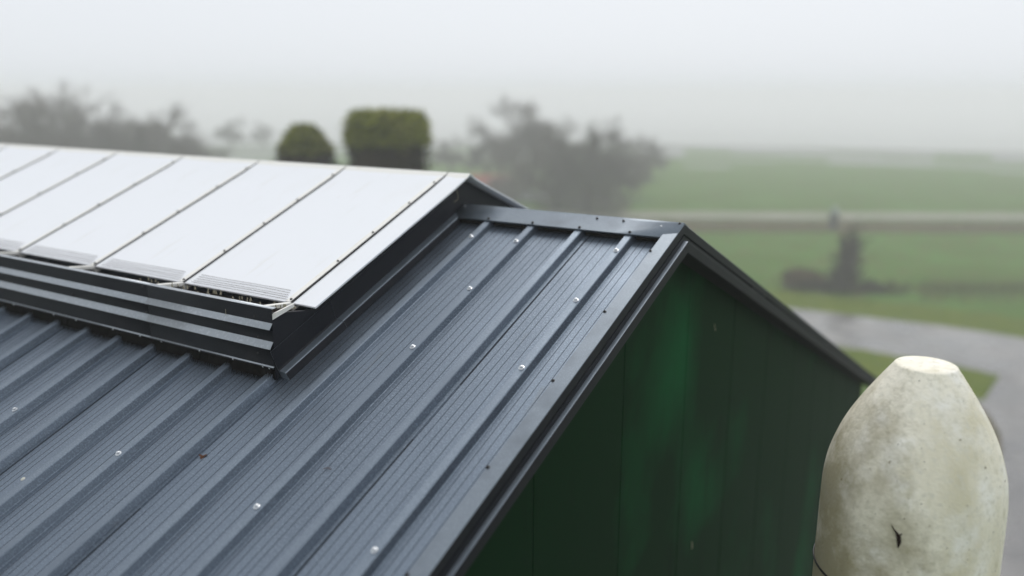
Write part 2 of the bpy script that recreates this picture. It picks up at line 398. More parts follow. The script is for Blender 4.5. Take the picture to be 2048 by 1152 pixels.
# base flashing along the end wall, two lapped lengths
def foot(s0, s1, dn, dx):
    m = MB(); pr = [(VX+.002, .115+dn), (VX+.004+dx, .115+dn), (VX+.004+dx, .0+dn), (VX+.010, -.010+dn), (VX+.048+dx, -.014+dn), (VX+.054+dx, -.018+dn), (VX+.066+dx, -.0595+dn), (VX+.002, -.0595+dn)]
    m.loft([[N(x, s, n) for x, n in pr] for s in (s0, (s0*2+s1)/3, (s0+2*s1)/3, s1)])
    me = m.mesh('base_flashing', M_trim, 20); me.materials.append(M_fascia)
    for p in me.polygons:
        if abs(p.normal.x) > .6: p.material_index = 1
    obj('base_flashing', me, vent)
foot(.10, 1.36, .004, .003); foot(1.33, 1.84, 0, 0)
# stepped front upstand, in lengths
UP = [(-.040,-.372),(-.035,-.362),(-.002,-.364),(0,-.368),(0,-.441),(.003,-.444),(.024,-.472),(.024,-.476),(.004,-.484),(.003,-.541),(.005,-.544),(.028,-.577),(.028,-.581),(.006,-.590),(.005,-.676),(.014,-.681),(.015,-.686),(.006,-.692)]
def upstand(x0, x1, sgn, dy=0):
    m = MB(); rings = []
    n = max(2, int((x1-x0)/.5))
    for i in range(n+1):
        x = x0 + (x1-x0)*i/n; w = random.uniform(-.001, .001)
        rings.append([(x, sgn*(VY + o + w + dy), Z0 + z + w) for o, z in UP])
    m.loft(rings, closed=False, caps=False)
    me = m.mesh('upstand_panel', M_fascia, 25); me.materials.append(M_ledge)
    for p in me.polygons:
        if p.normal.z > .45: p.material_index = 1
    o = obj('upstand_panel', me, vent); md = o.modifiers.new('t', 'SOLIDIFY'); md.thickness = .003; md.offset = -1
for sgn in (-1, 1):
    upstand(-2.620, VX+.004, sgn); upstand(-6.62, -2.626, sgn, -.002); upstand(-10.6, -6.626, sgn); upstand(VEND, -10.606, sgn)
for x in (-1.602,-1.652,-1.889,-2.17,-2.511,-2.716,-2.986,-3.381,-3.637,-4.124,-4.6,-5.05,-5.6,-6.1,-6.6):
    obj('screw', SCREW, vent, (x, -VY-.013, Z0-.6865), (math.pi/2, 0, 0), (.45,)*3)
for x, z in ((-2.606,-.47),(-2.635,-.53),(-2.60,-.60),(-1.70,-.42),(-1.68,-.53),(-1.69,-.62),(-2.65,-.375),(-3.4,-.52)):
    obj('screw', SCREWB, vent, (x, -VY-.007, Z0+z), (math.pi/2, 0, 0), (.6,)*3)
# black sealing brush between the upstand and the ribs
m = MB(); rnd = random.Random(5)
m.box((VEND, -VY+.004, Z0-VY*TT-.05), (VX-.004, -VY+.02, Z0-.684))
def surf_n(x):
    d = abs(((x - rib(0) + .16665) % .3333) - .16665)
    return PAN + (CROWN if d < .021 else (CROWN*(.045-d)/.024 if d < .045 else 0))
x = VX
while x > -9.5:
    x -= rnd.uniform(.0012, .0034)
    y0 = -VY + rnd.uniform(-.004, .012); yb = -VY - rnd.uniform(.006, .034)
    zb = Z0 + yb*TT + surf_n(x)/CT + rnd.uniform(.001, .014)
    dx = rnd.uniform(-.008, .008); w = rnd.uniform(.002, .0045)
    if rnd.random() < .02: dx *= 4; yb -= .02
    m.face([(x-w, y0, Z0-.683), (x+w, y0, Z0-.683), (x+dx, yb, zb)])
br = obj('sealing_brush', m.raw('sealing_brush', M_brush), vent); br['kind'] = 'stuff'
# added dark board for the slot's shade, and wire net seen in the open slot
m = MB()
for sgn in (-1, 1): m.box((VEND, min(sgn*1.30, sgn*1.69), Z0-.53), (VX-.03, max(sgn*1.30, sgn*1.69), Z0-.51))
obj('slot_shade_board', m.mesh('slot_shade_board', M_inner), vent)
m = MB(); rnd = random.Random(9)
def stick(a, b, r, mm):
    a, b = Vector(a), Vector(b); d = (b-a).normalized(); o = d.orthogonal().normalized()*r; q = d.cross(o)
    mm.loft([[a+o, a-o*.5+q*.87, a-o*.5-q*.87], [b+o, b-o*.5+q*.87, b-o*.5-q*.87]], caps=False)
x = VX - .03
while x > -9.3:
    for dx in (.02, -.02):
        stick((x, -1.42, Z0-.455), (x+dx, -1.70, Z0-.40), .0014, m)
    x -= .02
for y in [-1.44-.022*i for i in range(12)]:
    stick((VX-.03, y, Z0-.45+(-y-1.42)*.18), (-9.3, y, Z0-.45+(-y-1.42)*.18), .0013, m)
net = obj('bird_net', m.raw('bird_net', M_mesh), vent); net['kind'] = 'stuff'
m = MB()   # fluff and droppings caught in the net
for i in range(46):
    x = VX - .05 - rnd.random()**1.6*1.5; y = -1.50 - rnd.random()*.18; z = Z0-.43+(-y-1.42)*.18
    h = rnd.uniform(.008, .03); w = rnd.uniform(.003, .010)
    m.loft([[(x-w,y,z),(x+w,y,z),(x+w*.6,y+.004,z+.002)], [(x-w*.3,y,z+h),(x+w*.3,y,z+h),(x,y+.004,z+h)]])
fl = obj('net_fluff', m.mesh('net_fluff', M_straw), vent); fl['kind'] = 'stuff'
# rafters under the joints, with their feet running out to the upstand
PW = .932; J0 = -1.70
joints = [J0 - PW*i for i in range(15)]
def rafter(x, sgn):
    m = MB(); w = .019
    P = [(0.05, -.014), (PL+.015, -.014), (PL+.015, -.045), (.05, -.045)]
    m.loft([[V(x-w, s, n, sgn) for s, n in P], [V(x+w, s, n, sgn) for s, n in P]])
    a, b = V(x, PL-.03, -.016, sgn), (x, sgn*(VY-.01), Z0-.372)
    m.loft([[(x-w, a[1], a[2]-.02), (x+w, a[1], a[2]-.02), (x+w, a[1], a[2]), (x-w, a[1], a[2])], [(x-w, b[1], b[2]-.02), (x+w, b[1], b[2]-.02), (x+w, b[1], b[2]), (x-w, b[1], b[2])]])
    obj('rafter', m.mesh('rafter', M_cream), vent)
for j in joints[:15]:
    for sgn in (-1, 1): rafter(j - .012, sgn)
m = MB(); a = (-1.565, Z0-.366); b = (-VY+.004, Z0-.392)
m.loft([[(VX-.006, a[0], a[1]-.018), (VX+.0045, a[0], a[1]-.018), (VX+.0045, a[0], a[1]), (VX-.006, a[0], a[1])], [(VX-.006, b[0], b[1]-.030), (VX+.0045, b[0], b[1]-.030), (VX+.0045, b[0], b[1]), (VX-.006, b[0], b[1])]])
obj('end_bar', m.mesh('end_bar', M_cream), vent)
# white sheets
def sheet(w, seed):
    rnd = random.Random(seed); m = MB(); top_, bot = [], []
    ns, nx = 9, 4
    for i in range(ns+1):
        s = .012 + (PL-.012)*i/ns
        sag = lambda u: -.006*math.sin(math.pi*i/ns)*math.sin(math.pi*u) + (.006 if i == 0 else 0)
        rt = [(-w*j/nx, -s, sag(j/nx) + rnd.uniform(-.0006, .0006)) for j in range(nx+1)]
        top_.append(rt); bot.append([(x, y, z-.010) for x, y, z in rt])
    rings = [t + b[::-1] for t, b in zip(top_, bot)]
    m.loft(rings)
    return m.mesh('white_sheet', M_panel, 40)
SHEETS = [sheet(PW-.012, i) for i in range(3)]
ENDS = sheet(.172, 9)
STRIP = MB(); STRIP.box((-.040, -PL+.002, .0005), (0, -.05, .0045)); STRIP = STRIP.mesh('cover_strip', M_cream)
GASK = MB(); GASK.box((-.0078, -PL+.001, -.012), (.0078, -.004, .0058)); GASK = GASK.mesh('gasket', M_rubber)
def ridge_strip(w):
    m = MB(); rings = []
    for x in (-w, 0):
        rings.append([(x, -.058, -.058*TP+.003), (x, -.02, -.02*TP+.009), (x, 0, .0125), (x, .02, -.02*TP+.009), (x, .058, -.058*TP+.003), (x, .058, -.058*TP-.001), (x, 0, .006), (x, -.058, -.058*TP-.001)])
    m.loft(rings); return m.mesh('ridge_strip', M_cream, 20)
RS = ridge_strip(PW-.014); RSE = ridge_strip(.178)
WIRE = MB()
for k, s in enumerate((.018, .036, .055, .076, .098)):
    dz = .0035
    WIRE.tube([(-.03-.012*k, -PL+s, dz), (-PW*.35, -PL+s+.004*(k % 2), dz+.001), (-PW*.7, -PL+s-.002*k*.4, dz+.001), (-PW+.075, -PL+s, dz)], .0011, 4)
WIRE = WIRE.mesh('edge_wires', M_mesh)
vb = (0, 0, VZ)
for i in range(15):
    x = joints[i]
    for sgn, rz in ((-1, 0), (1, math.pi)):
        fx = (lambda u: u) if sgn == -1 else (lambda u: u)
        xo = x - .006 if sgn == -1 else x - PW + .006
        obj('white_sheet', SHEETS[i % 3], vent, (xo, 0, VZ), (PH, 0, rz))
        obj('gasket', GASK, vent, (x, 0, VZ), (PH, 0, rz))
        if sgn == -1:
            obj('cover_strip', STRIP, vent, (x - .0085, 0, VZ), (PH, 0, 0))
            w = obj('edge_wires', WIRE, vent, (x - .02, 0, VZ), (PH, 0, 0)); w['kind'] = 'stuff'
            for s in (.13, .44, .82, 1.16, PL-.022) if i % 2 == 0 else (.13, .52, .86, 1.2, PL-.022):
                obj('screw', SCREWB, vent, V(x - .022, s + random.uniform(-.02, .02)*(s < 1.4), .0055), (PH, 0, 0), (.66,)*3)
    obj('ridge_strip', RS, vent, (x - .007, 0, VZ))
for sgn, rz, xo in ((-1, 0, -1.52), (1, math.pi, -1.692)): obj('white_sheet', ENDS, vent, (xo, 0, VZ), (PH, 0, rz))
obj('ridge_strip', RSE, vent, (-1.517, 0, VZ))

# ------------------------------------------------------------------ concrete pillar beside the gable
PXY = (1.387, -.543)
# outline measured downwards from the flat top: (depth below the top, radius)
pp = [(r, Z0 - .46 - d) for d, r in ((0,.128),(.05,.163),(.11,.204),(.18,.249),(.26,.296),(.34,.334),(.42,.362),(.5,.384),(.6,.395),(.75,.398),(1.0,.400),(1.94,.401))]
root = empty('concrete_pillar', (PXY[0], PXY[1], 0))
tag(root, 'pale weathered bullet-shaped concrete pillar with flat top beside the green gable', 'pillar')
m = MB(); zt = pp[0][1]; rb = pp[-1][0]
rnd = random.Random(2); rings = []; n = 72
tab = [(z, r) for r, z in pp[::-1]]
def rad_at(z):
    for (z0, r0), (z1, r1) in zip(tab, tab[1:]):
        if z0 <= z <= z1: return r0 + (r1-r0)*(z-z0)/(z1-z0)
    return tab[0][1]
zs_ = [zt - .010 - .02*i for i in range(96)][::-1]
rs_ = [rad_at(z) for z in zs_]
for _ in range(4): rs_ = [rs_[0]] + [(rs_[i-1]+2*rs_[i]+rs_[i+1])/4 for i in range(1, len(rs_)-1)] + [rs_[-1]]
fin = [(rb*1.02, -.1), (rb*1.02, .4), (rb, 2.0), (rb, Z0-4), (rb, Z0-2.6)] + list(zip(rs_, zs_))
fin += [(rs_[-1]*.975, zt-.004), (rs_[-1]*.93, zt), (rs_[-1]*.5, zt-.002), (.001, zt-.003)]
sa = math.atan2(CAM.y-PXY[1], CAM.x-PXY[0])
for r, z in fin:
    ring = []
    for t in range(n):
        a = t*2*math.pi/n
        q = r*(1 + .0015*math.sin(3*a+z*4) + .001*math.sin(7*a-z*9))
        da = (a - (sa - .62) + math.pi) % (2*math.pi) - math.pi      # casting seam
        if z < zt - .25: q += (.006 if 0 < da < .10 else 0)
        ring.append((q*math.cos(a), q*math.sin(a), z))
    rings.append(ring)
m.loft(rings)
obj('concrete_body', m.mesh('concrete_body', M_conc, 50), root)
# dark gash and small rust mark, real chips in the surface
def on_pillar(px, py):
    d = (fwd + rgt*((px-1024)/FPX) - upv*((py-576)/FPX)).normalized(); p = CAM.copy()
    for _ in range(4000):
        p += d*.002
        rr = math.hypot(p.x-PXY[0], p.y-PXY[1])
        for (r0, z0), (r1, z1) in zip(fin, fin[1:]):
            if z0 <= p.z <= z1 and z1 > z0:
                if rr < r0+(r1-r0)*(p.z-z0)/(z1-z0) + .003: return p - Vector((PXY[0], PXY[1], 0))
                break
        
    return None
gash = [(1783,1050,.6),(1787,1058,1.0),(1793,1066,2.2),(1797,1074,4.2),(1798,1084,4.0),(1796,1095,1.2)]
pts = [(on_pillar(a, b), c) for a, b, c in gash]
if all(p for p, _ in pts):
    m = MB(); m.tube([p for p, _ in pts], [c/FPX*3.9 for _, c in pts], 7)
    q0, q1 = on_pillar(1797, 1073), on_pillar(1804, 1068)
    if q0 and q1: m.tube([q0, q1], [.004, .002], 5)
    obj('dark_gash', m.mesh('dark_gash', M_dark, 40), root)
# black strap round the foot of the visible part
zb = 0
for _ in (1,):
    p = on_pillar(1650, 1149)
    zb = p.z if p else pp[-1][1]
m = MB()
rr = max(r for r, z in fin if abs(z - zb) < .05) if zb else rb
m.loft([[((rr+.004+.004*math.cos(t))*math.cos(a), (rr+.004+.004*math.cos(t))*math.sin(a), zb+.006*math.sin(t)) for t in [k*math.pi/3 for k in range(6)]] for a in [j*2*math.pi/64 for j in range(65)]], caps=False)
obj('black_strap', m.mesh('black_strap', M_black, 60), root)

# ------------------------------------------------------------------ small litter on the roof
def leaf_thing():
    m = MB(); P = []
    for k in range(12):
        a = k*math.pi/6; r = .017*(1 + .35*math.sin(a*3+.4))
        P.append((r*math.cos(a), r*.8*math.sin(a), .006*math.cos(a*2)))
    for k in range(12): m.face([(0,0,.001), P[k], P[(k+1) % 12]])
    o = obj('dead_leaf', m.mesh('dead_leaf', M_leaf_dead)); md = o.modifiers.new('t', 'SOLIDIFY'); md.thickness = .0012; return o
def near(px, py, n):
    d = fwd + rgt*((px-1024)/FPX) - upv*((py-576)/FPX); nv = Vector((0, -ST, CT))
    t = (n - (CAM - Vector((0,0,Z0))).dot(nv))/d.dot(nv); return CAM + d*t
o = leaf_thing(); o.location = near(405, 912, PAN+.006); o.rotation_euler = (TH, 0, .7); tag(o, 'small curled brown leaf lying on the ribbed roof', 'leaf')
m = MB(); m.tube([(-.022,0,0),(-.006,.004,.003),(.008,.002,.002),(.02,-.006,0)], [.0012,.0016,.0014,.0006], 5); m.tube([(.004,.002,.002),(.012,.012,.004)], [.001,.0005], 4)
o = obj('twig', m.mesh('twig', M_leaf_dead)); o.location = near(656, 938, PAN+.002); o.rotation_euler = (TH, 0, .5); tag(o, 'tiny brown twig lying in a roof trough', 'twig')
m = MB(); m.lathe([(.001,0),(.012,0),(.010,.003),(.004,.005),(.001,.005)], 9)
o = obj('bird_dropping', m.mesh('bird_dropping', M_dung)); p = near(46, 958, -.02); o.location = p; o.rotation_euler = (TH, 0, 0); tag(o, 'small pale bird dropping on a roof rib at the left', 'dropping')
def straw(pts, r, label):
    P = [Vector(p) for p in pts]; b = P[-1].copy(); m = MB(); m.tube([p-b for p in P], r, 5)
    o = obj('straw', m.mesh('straw', M_straw), None, b); tag(o, label, 'straw', 'straws blown against the barn')
def onx(px, py, x):
    d = fwd + rgt*((px-1024)/FPX) - upv*((py-576)/FPX); return CAM + d*((x-CAM.x)/d.x)
straw([onx(912,376,VX+.004), onx(916,390,VX+.007), onx(916,398,VX+.006), onx(910,403,VX+.005), onx(904,405,VX+.004)], .0016, 'bent pale straw hanging on the dark end of the ridge vent')
straw([onx(1384,1083,WX+.003), onx(1384,1097,WX+.003)], .003, 'short pale straw stuck low on the green gable wall')
straw([onx(1429,648,WX+.003), onx(1431,662,WX+.003)], .002, 'thin pale straw stuck high on the green gable wall')
def ony(px, py, y):
    d = fwd + rgt*((px-1024)/FPX) - upv*((py-576)/FPX); return CAM + d*((y-CAM.y)/d.y)
straw([ony(451,618,-VY-.003), ony(452,634,-VY-.004)], .0013, 'pale straw clinging upright to the dark vent upstand')

# ------------------------------------------------------------------ trees
M_bark = mat('winter_bark', (.055, .046, .042), .95, .1, noise=[(4, (.035, .032, .026), .45, .65, U1)])
M_twig = mat('winter_twigs', (.120, .097, .084), .95, .1)
M_ivy = mat('ivy_leaves', (.040, .052, .020), .8, .2, noise=[(1.2, (.060, .066, .030), .4, .65, U1)])
M_clip = mat('clipped_evergreen', (.24, .26, .022), .85, .2, noise=[(1.8, (.30, .30, .06), .45, .65, U1), (12, (.050, .070, .011), .5, .7, U1)])
M_brown = mat('browned_evergreen', (.030, .024, .010), .9, .1, noise=[(3, (.046, .034, .012), .45, .65, U1)])
M_hedge = mat('dark_bramble', (.040, .033, .014), .95, .1, noise=[(2, (.062, .050, .022), .45, .65, U1)])
M_reed = mat('dry_reed', (.115, .080, .034), .95, .1, noise=[(.8, (.075, .062, .022), .45, .65, U1)])

def bare_tree(seed, spread=1.0):
    """unit-ish bare tree about 8 m tall: trunk mesh, branch mesh"""
    rnd = random.Random(seed); tr, br = MB(), MB()
    def seg(mm, a, b, r0, r1, n=3):
        d = (b-a).normalized(); o = d.orthogonal().normalized(); q = d.cross(o)
        mm.loft([[a+(o*math.cos(t*6.283/n)+q*math.sin(t*6.283/n))*r0 for t in range(n)], [b+(o*math.cos(t*6.283/n)+q*math.sin(t*6.283/n))*r1 for t in range(n)]], caps=False)
    def grow(p, d, L, r, lv):
        if lv == 0: return
        k = 2; q = p; dd = d
        for i in range(k):
            dd = (dd + Vector((rnd.uniform(-.22,.22), rnd.uniform(-.22,.22), rnd.uniform(-.05,.18)))).normalized()
            e = q + dd*L/k
            seg(br, q, e, r*(1-.3*i/k), r*(1-.3*(i+1)/k), 3 if lv < 4 else 5)
            q = e
        nb = (4 if lv > 2 else 7) if lv > 1 else 0
        for j in range(nb):
            a = rnd.uniform(0, 6.283); tilt = rnd.uniform(.35, .95)*spread
            o = dd.orthogonal().normalized(); o2 = dd.cross(o)
            nd = (dd*math.cos(tilt) + (o*math.cos(a)+o2*math.sin(a))*math.sin(tilt)).normalized()
            b = p + (q-p)*rnd.uniform(.45, 1.0)
            grow(b, nd, L*rnd.uniform(.55, .82), max(r*.56, .011), lv-1)
    p = Vector((0,0,-.2)); P = [p]; d = Vector((0,0,1))
    for i in range(4):
        d = (d + Vector((rnd.uniform(-.1,.1), rnd.uniform(-.1,.1), 0))).normalized(); p = p + d*.5; P.append(p)
    tr.tube(P, [.30, .22, .19, .17, .15], 8)
    for j in range(7):
        a = j*.9 + rnd.uniform(-.3,.3); t = rnd.uniform(.3, 1.15)
        nd = Vector((math.cos(a)*math.sin(t), math.sin(a)*math.sin(t), math.cos(t)))
        grow(P[-1] - Vector((0,0,rnd.uniform(0,1.2))), nd, rnd.uniform(1.8, 2.4), .10, 5)
    grow(P[-1], Vector((0,0,1)), 2.4, .12, 5)
    mx_ = max(v[2] for v in br.v); base = [v for v in br.v]
    for _ in range(6500):                      # the finest twigs
        p = Vector(rnd.choice(base)); d = (Vector((p.x*.25, p.y*.25, .5)) + Vector((rnd.uniform(-1,1), rnd.uniform(-1,1), rnd.uniform(-.6,1)))).normalized()
        if p.z < .5: continue
        o = d.orthogonal().normalized()*.011; L = rnd.uniform(.3, .75)
        br.face([p-o, p+o, p+d*L])
    return tr.raw('trunk', M_bark), br.raw('branches', M_twig), mx_, br
TREES = [bare_tree(21), bare_tree(22, .9), bare_tree(23, 1.1)]
def ivy_crown(src, seed, n=2600):
    rnd = random.Random(seed); m = MB(); vs_ = [v for v in src.v if v[2] > 1.0]
    for _ in range(n):
        v = Vector(rnd.choice(vs_)) + Vector((rnd.gauss(0,.16), rnd.gauss(0,.16), rnd.gauss(0,.16)))
        a = Vector((rnd.uniform(-1,1), rnd.uniform(-1,1), rnd.uniform(-1,1))).normalized()*.075; b = a.orthogonal().normalized()*.06
        m.face([v-a, v+b, v+a, v-b])
    return m.raw('ivy', M_ivy)
IVY = [ivy_crown(TREES[0][3], 31), ivy_crown(TREES[1][3], 32)]
def tree(px, D, ytop, k, label, group, ivy=None, wide=1.0, rz=0):
    loc = gdir(px, D); H = CAM.z + (185.1-ytop)/FPX*D*KB*1.03
    t, b, mz, _ = TREES[k]; s = H/mz
    r = empty('ivy_tree' if ivy is not None else 'bare_tree', loc, rz); tag(r, label, 'tree', group); r.scale = (s*wide, s*wide, s)
    obj('trunk', t, r); obj('branches', b, r)
    if ivy is not None: obj('ivy', IVY[ivy], r)
G1 = 'bare trees behind the white vent'
tree(30, 52, 205, 0, 'leftmost bare tree at the left edge behind the white vent', G1, None, 1.25, .3)
tree(135, 50, 158, 1, 'tallest dark bare tree of the clump behind the white vent', G1, None, 1.1, 1.2)
tree(215, 54, 180, 2, 'bare tree just right of the tallest one behind the white vent', G1, None, 1.1, 2.0)
tree(325, 52, 200, 0, 'rounded bare tree at the right end of the left dark clump', G1, None, 1.0, 4.0)
tree(90, 60, 230, 2, 'lower bare tree in the left clump, between the leftmost and the tallest', G1, None, 1.4, 5.0)
tree(265, 60, 235, 1, 'low bare tree filling the dip in the left clump', G1, None, 1.4, 3.0)
tree(100, 57, 178, 1, 'slender bare tree crowded against the left side of the tallest one', G1, None, 1.2, 2.9)
tree(180, 58, 172, 0, 'tall bare tree crowded between the tallest one and its right neighbour', G1, None, 1.0, .9)
tree(300, 58, 214, 1, 'bare tree leaning into the rounded one at the right of the left clump', G1, None, 1.2, 5.6)
tree(362, 57, 224, 2, 'bare tree on the right shoulder of the rounded one in the left clump', G1, None, 1.2, 2.4)
tree(395, 62, 262, 2, 'small faint bare tree on the right fringe of the left clump', G1, None, 1.3, .8)
tree(485, 105, 228, 1, 'faint distant tree in the fog left of the cone-shaped evergreen', 'trees fading in the fog', None, 1.1, .2)
tree(545, 112, 236, 0, 'palest distant tree in the fog nearest the cone-shaped evergreen', 'trees fading in the fog', None, 1.0, 1.7)
G2 = 'trees by the farmhouse'
tree(905, 74, 262, 1, 'pale bare tree just right of the square clipped evergreen', G2, None, 1.3, 1.0)
tree(975, 66, 222, 1, 'slim bare tree rising behind the red-roofed farmhouse', G2, None, .8, 2.6)
tree(1055, 62, 186, 2, 'tallest bare tree of the group right of the farmhouse', G2, None, 1.0, .4)
tree(1110, 52, 226, 0, 'ivy-clad tree in the middle of the group right of the farmhouse', G2, 0, 1.0, 2.2)
tree(1172, 50, 222, 1, 'dense ivy-clad tree in front at the right of the farmhouse group', G2, 1, 1.05, 5.2)
tree(1235, 58, 258, 2, 'bare tree second from the field end of the farmhouse group', G2, None, 1.15, 3.3)
tree(1290, 72, 262, 0, 'faint bare tree at the field end of the farmhouse group', G2, None, 1.0, 1.9)

def leafy(m, fn, n, size, rnd):
    for _ in range(n):
        p, nr = fn(rnd)
        p = Vector(p) + Vector((rnd.gauss(0,.045), rnd.gauss(0,.045), rnd.gauss(0,.045)))
        a = (Vector(nr).normalized()*.8 + Vector((rnd.uniform(-1,1), rnd.uniform(-1,1), rnd.uniform(-.6,1)))).normalized(); b = a.orthogonal().normalized()
        if rnd.random() < .5: b = a.cross(b)
        L = size*rnd.uniform(.6, 1.4); m.face([p-b*L*.35, p+a*L, p+b*L*.35, p-a*L*.4])
def clipped(name, label, loc, H, r0, r1, zsplit, square, seed):
    rnd = random.Random(seed); root = empty(name, loc, .35 if square else 0); tag(root, label, 'tree'); root.scale = (KB,)*3
    def rad(z): return r0 + (r1-r0)*min(1, z/H)
    def point(z, a):
        r = rad(z)
        if square:
            c, s = math.cos(a), math.sin(a); q = r/((abs(c)**5+abs(s)**5)**.2); 
        else: q = r
        if z > H-.5: q *= math.sqrt(max(0, 1-((z-H+.5)/.62)**2)) if not square else (1-.10*((z-H+.5)/.5)**3)
        q *= 1 + .05*math.sin(3*a+z*2.1) + .04*math.sin(5*a-z*3.3)
        return (q*math.cos(a), q*math.sin(a), z)
    def band(z0, z1, nm, matl, n, top):
        m = MB(); K = 8
        rings = []
        for i in range(K+1):
            zz = z0 + (z1-z0)*i/K
            rings.append([(q[0]*.93, q[1]*.93, zz) for q in (point(zz, t*2*math.pi/20) for t in range(20))])
        m.loft(rings)
        def fn(rd):
            if top and rd.random() < .28:
                p = point(H-.01, rd.uniform(0, 6.283)); u = math.sqrt(rd.random()); return (p[0]*u, p[1]*u, H+.02*rd.random()), (0,0,1)
            a = rd.uniform(0, 6.283); z = rd.uniform(z0, z1); p = point(z, a); return p, (p[0], p[1], .25)
        leafy(m, fn, n, .075, rnd); obj(nm, m.raw(nm, matl), root)
    band(zsplit, H, 'green_crown', M_clip, 5000, True)
    band(.9, zsplit, 'brown_crown', M_brown, 6000, False)
    m = MB(); m.tube([(0,0,-.2),(0,0,1.2)], [.2,.16], 8); obj('trunk', m.mesh('trunk', M_bark, 40), root)
D = 15
clipped('clipped_evergreen', 'tall square-topped clipped evergreen, green above and brown below', gdir(782, D), 7.036-(233-185.1)/FPX*D, .66, .58, 7.036-(286-185.1)/FPX*D, True, 41)
clipped('conical_evergreen', 'narrower cone-shaped clipped evergreen beside the square-topped one', gdir(624, D+.4), 7.036-(264-185.1)/FPX*D, 2.4, .29, 7.036-(304-185.1)/FPX*D, False, 42)

# ------------------------------------------------------------------ farmhouse and parked car in the fog
M_brick = mat('pale_brick', (.26, .17, .13), .9, .2, noise=[(3, (.22, .13, .10), .45, .65, U1)])
M_tile = mat('red_roof_tile', (.33, .085, .065), .8, .3, noise=[(2.5, (.25, .07, .055), .45, .65, U1)])
M_glass = mat('window_glass', (.03, .035, .04), .1, .5)
M_white = mat('white_paint', (.75, .76, .77), .5, .4)
hl = gdir(983, 60); fh = empty('farmhouse', hl, .45); tag(fh, 'farmhouse with a red tiled roof half hidden behind the trees', 'house'); fh.scale = (1.05,)*3
m = MB(); m.box((-3,-2.2,-.2),(3,2.2,1.4)); m.loft([[(-3,-2.2,1.4),(-3,2.2,1.4),(-3,0,2.9)],[(3,-2.2,1.4),(3,2.2,1.4),(3,0,2.9)]]); obj('wall', m.mesh('wall', M_brick), fh)
m = MB()
for s in (-1, 1): m.loft([[(x, s*2.6, 1.22), (x, 0, 3.02), (x, 0, 3.14), (x, s*2.6, 1.34)] for x in (-3.3, 3.3)])
hr = obj('roof', m.mesh('roof', M_tile), fh)
m = MB(); m.box((1.4,-.3,2.6),(2.0,.3,3.7)); obj('chimney', m.mesh('chimney', M_brick), hr)
for x in (-2, -.6, 1.6):
    m = MB(); m.box((x-.45,-2.26,.35),(x+.45,-2.18,1.15)); w = obj('window', m.mesh('window', M_white), fh)
    m = MB(); m.box((x-.37,-2.275,.42),(x+.37,-2.262,1.08)); obj('pane', m.mesh('pane', M_glass), w)
m = MB(); m.box((.2,-2.26,-.1),(.95,-2.2,1.25)); obj('door', m.mesh('door', M_green), fh)
cl = gdir(1066, 56); car = empty('parked_car', cl, .55); tag(car, 'pale grey parked car beside the farmhouse under the trees', 'car')
M_car = mat('silver_car_paint', (.42, .44, .47), .3, .5, metal=.2)
def car_sec(x, w, z0, z1): return [(x,-w,z0),(x,w,z0),(x,w*1.0,(z0+z1)/2),(x,w*.9,z1),(x,-w*.9,z1),(x,-w,(z0+z1)/2)]
m = MB(); m.loft([car_sec(-2.05,.72,.4,.75), car_sec(-1.9,.84,.28,.92), car_sec(-1.0,.86,.25,.98), car_sec(.6,.86,.25,.96), car_sec(1.6,.83,.27,.88), car_sec(2.05,.70,.38,.70)]); obj('body', m.mesh('body', M_car, 35), car)
m = MB(); m.loft([[(-1.85,-.74,.95),(-1.85,.74,.95),(-1.45,.60,1.42),(-1.45,-.60,1.42)],[(1.0,-.74,.94),(1.0,.74,.94),(.25,.60,1.46),(.25,-.60,1.46)]]); cb = obj('cabin', m.mesh('cabin', M_glass), car)
m = MB(); m.box((-1.5,-.62,1.425),(.28,.62,1.475)); obj('car_roof', m.mesh('car_roof', M_car), car)
for x in (-1.3, 1.3):
    for s in (-1, 1):
        m = MB(); m.tube([(x, s*.70, .31), (x, s*.88, .31)], .31, 16); w = obj('wheel', m.mesh('wheel', M_rubber, 40), car)
        m = MB(); m.tube([(x, s*.865, .31), (x, s*.89, .31)], .18, 10); obj('rim', m.mesh('rim', M_zinc, 40), w)
for s in (-1, 1):
    m = MB(); m.box((1.9, s*.55-.12, .58), (2.06, s*.55+.12, .68)); obj('headlight', m.mesh('headlight', M_white), car)

# ------------------------------------------------------------------ post box by the lane, bramble thicket, reeds, grass
pb = empty('roadside_kiosk', gdir(1655, 44.6), .3); tag(pb, 'dark roadside kiosk with a pale cap beside the far lane', 'kiosk'); pb.scale = (1.9,)*3
m = MB(); m.loft([[(-.27*k,-.2*k,z),(.27*k,-.2*k,z),(.27*k,.2*k,z),(-.27*k,.2*k,z)] for k, z in ((1.1,-.1),(1.0,.1),(1,1.0),(.9,1.06))]); obj('housing', m.mesh('housing', mat('dark_grey_paint', (.045,.045,.043), .6)), pb)
m = MB(); m.loft([[(.06-.2*k,-.16*k,z),(.06+.2*k,-.16*k,z),(.06+.2*k,.16*k,z),(.06-.2*k,.16*k,z)] for k, z in ((1,1.06),(1.05,1.3),(.8,1.42),(.4,1.48))]); obj('cap', m.mesh('cap', mat('pale_grey_paint', (.34,.40,.38), .6)), pb)

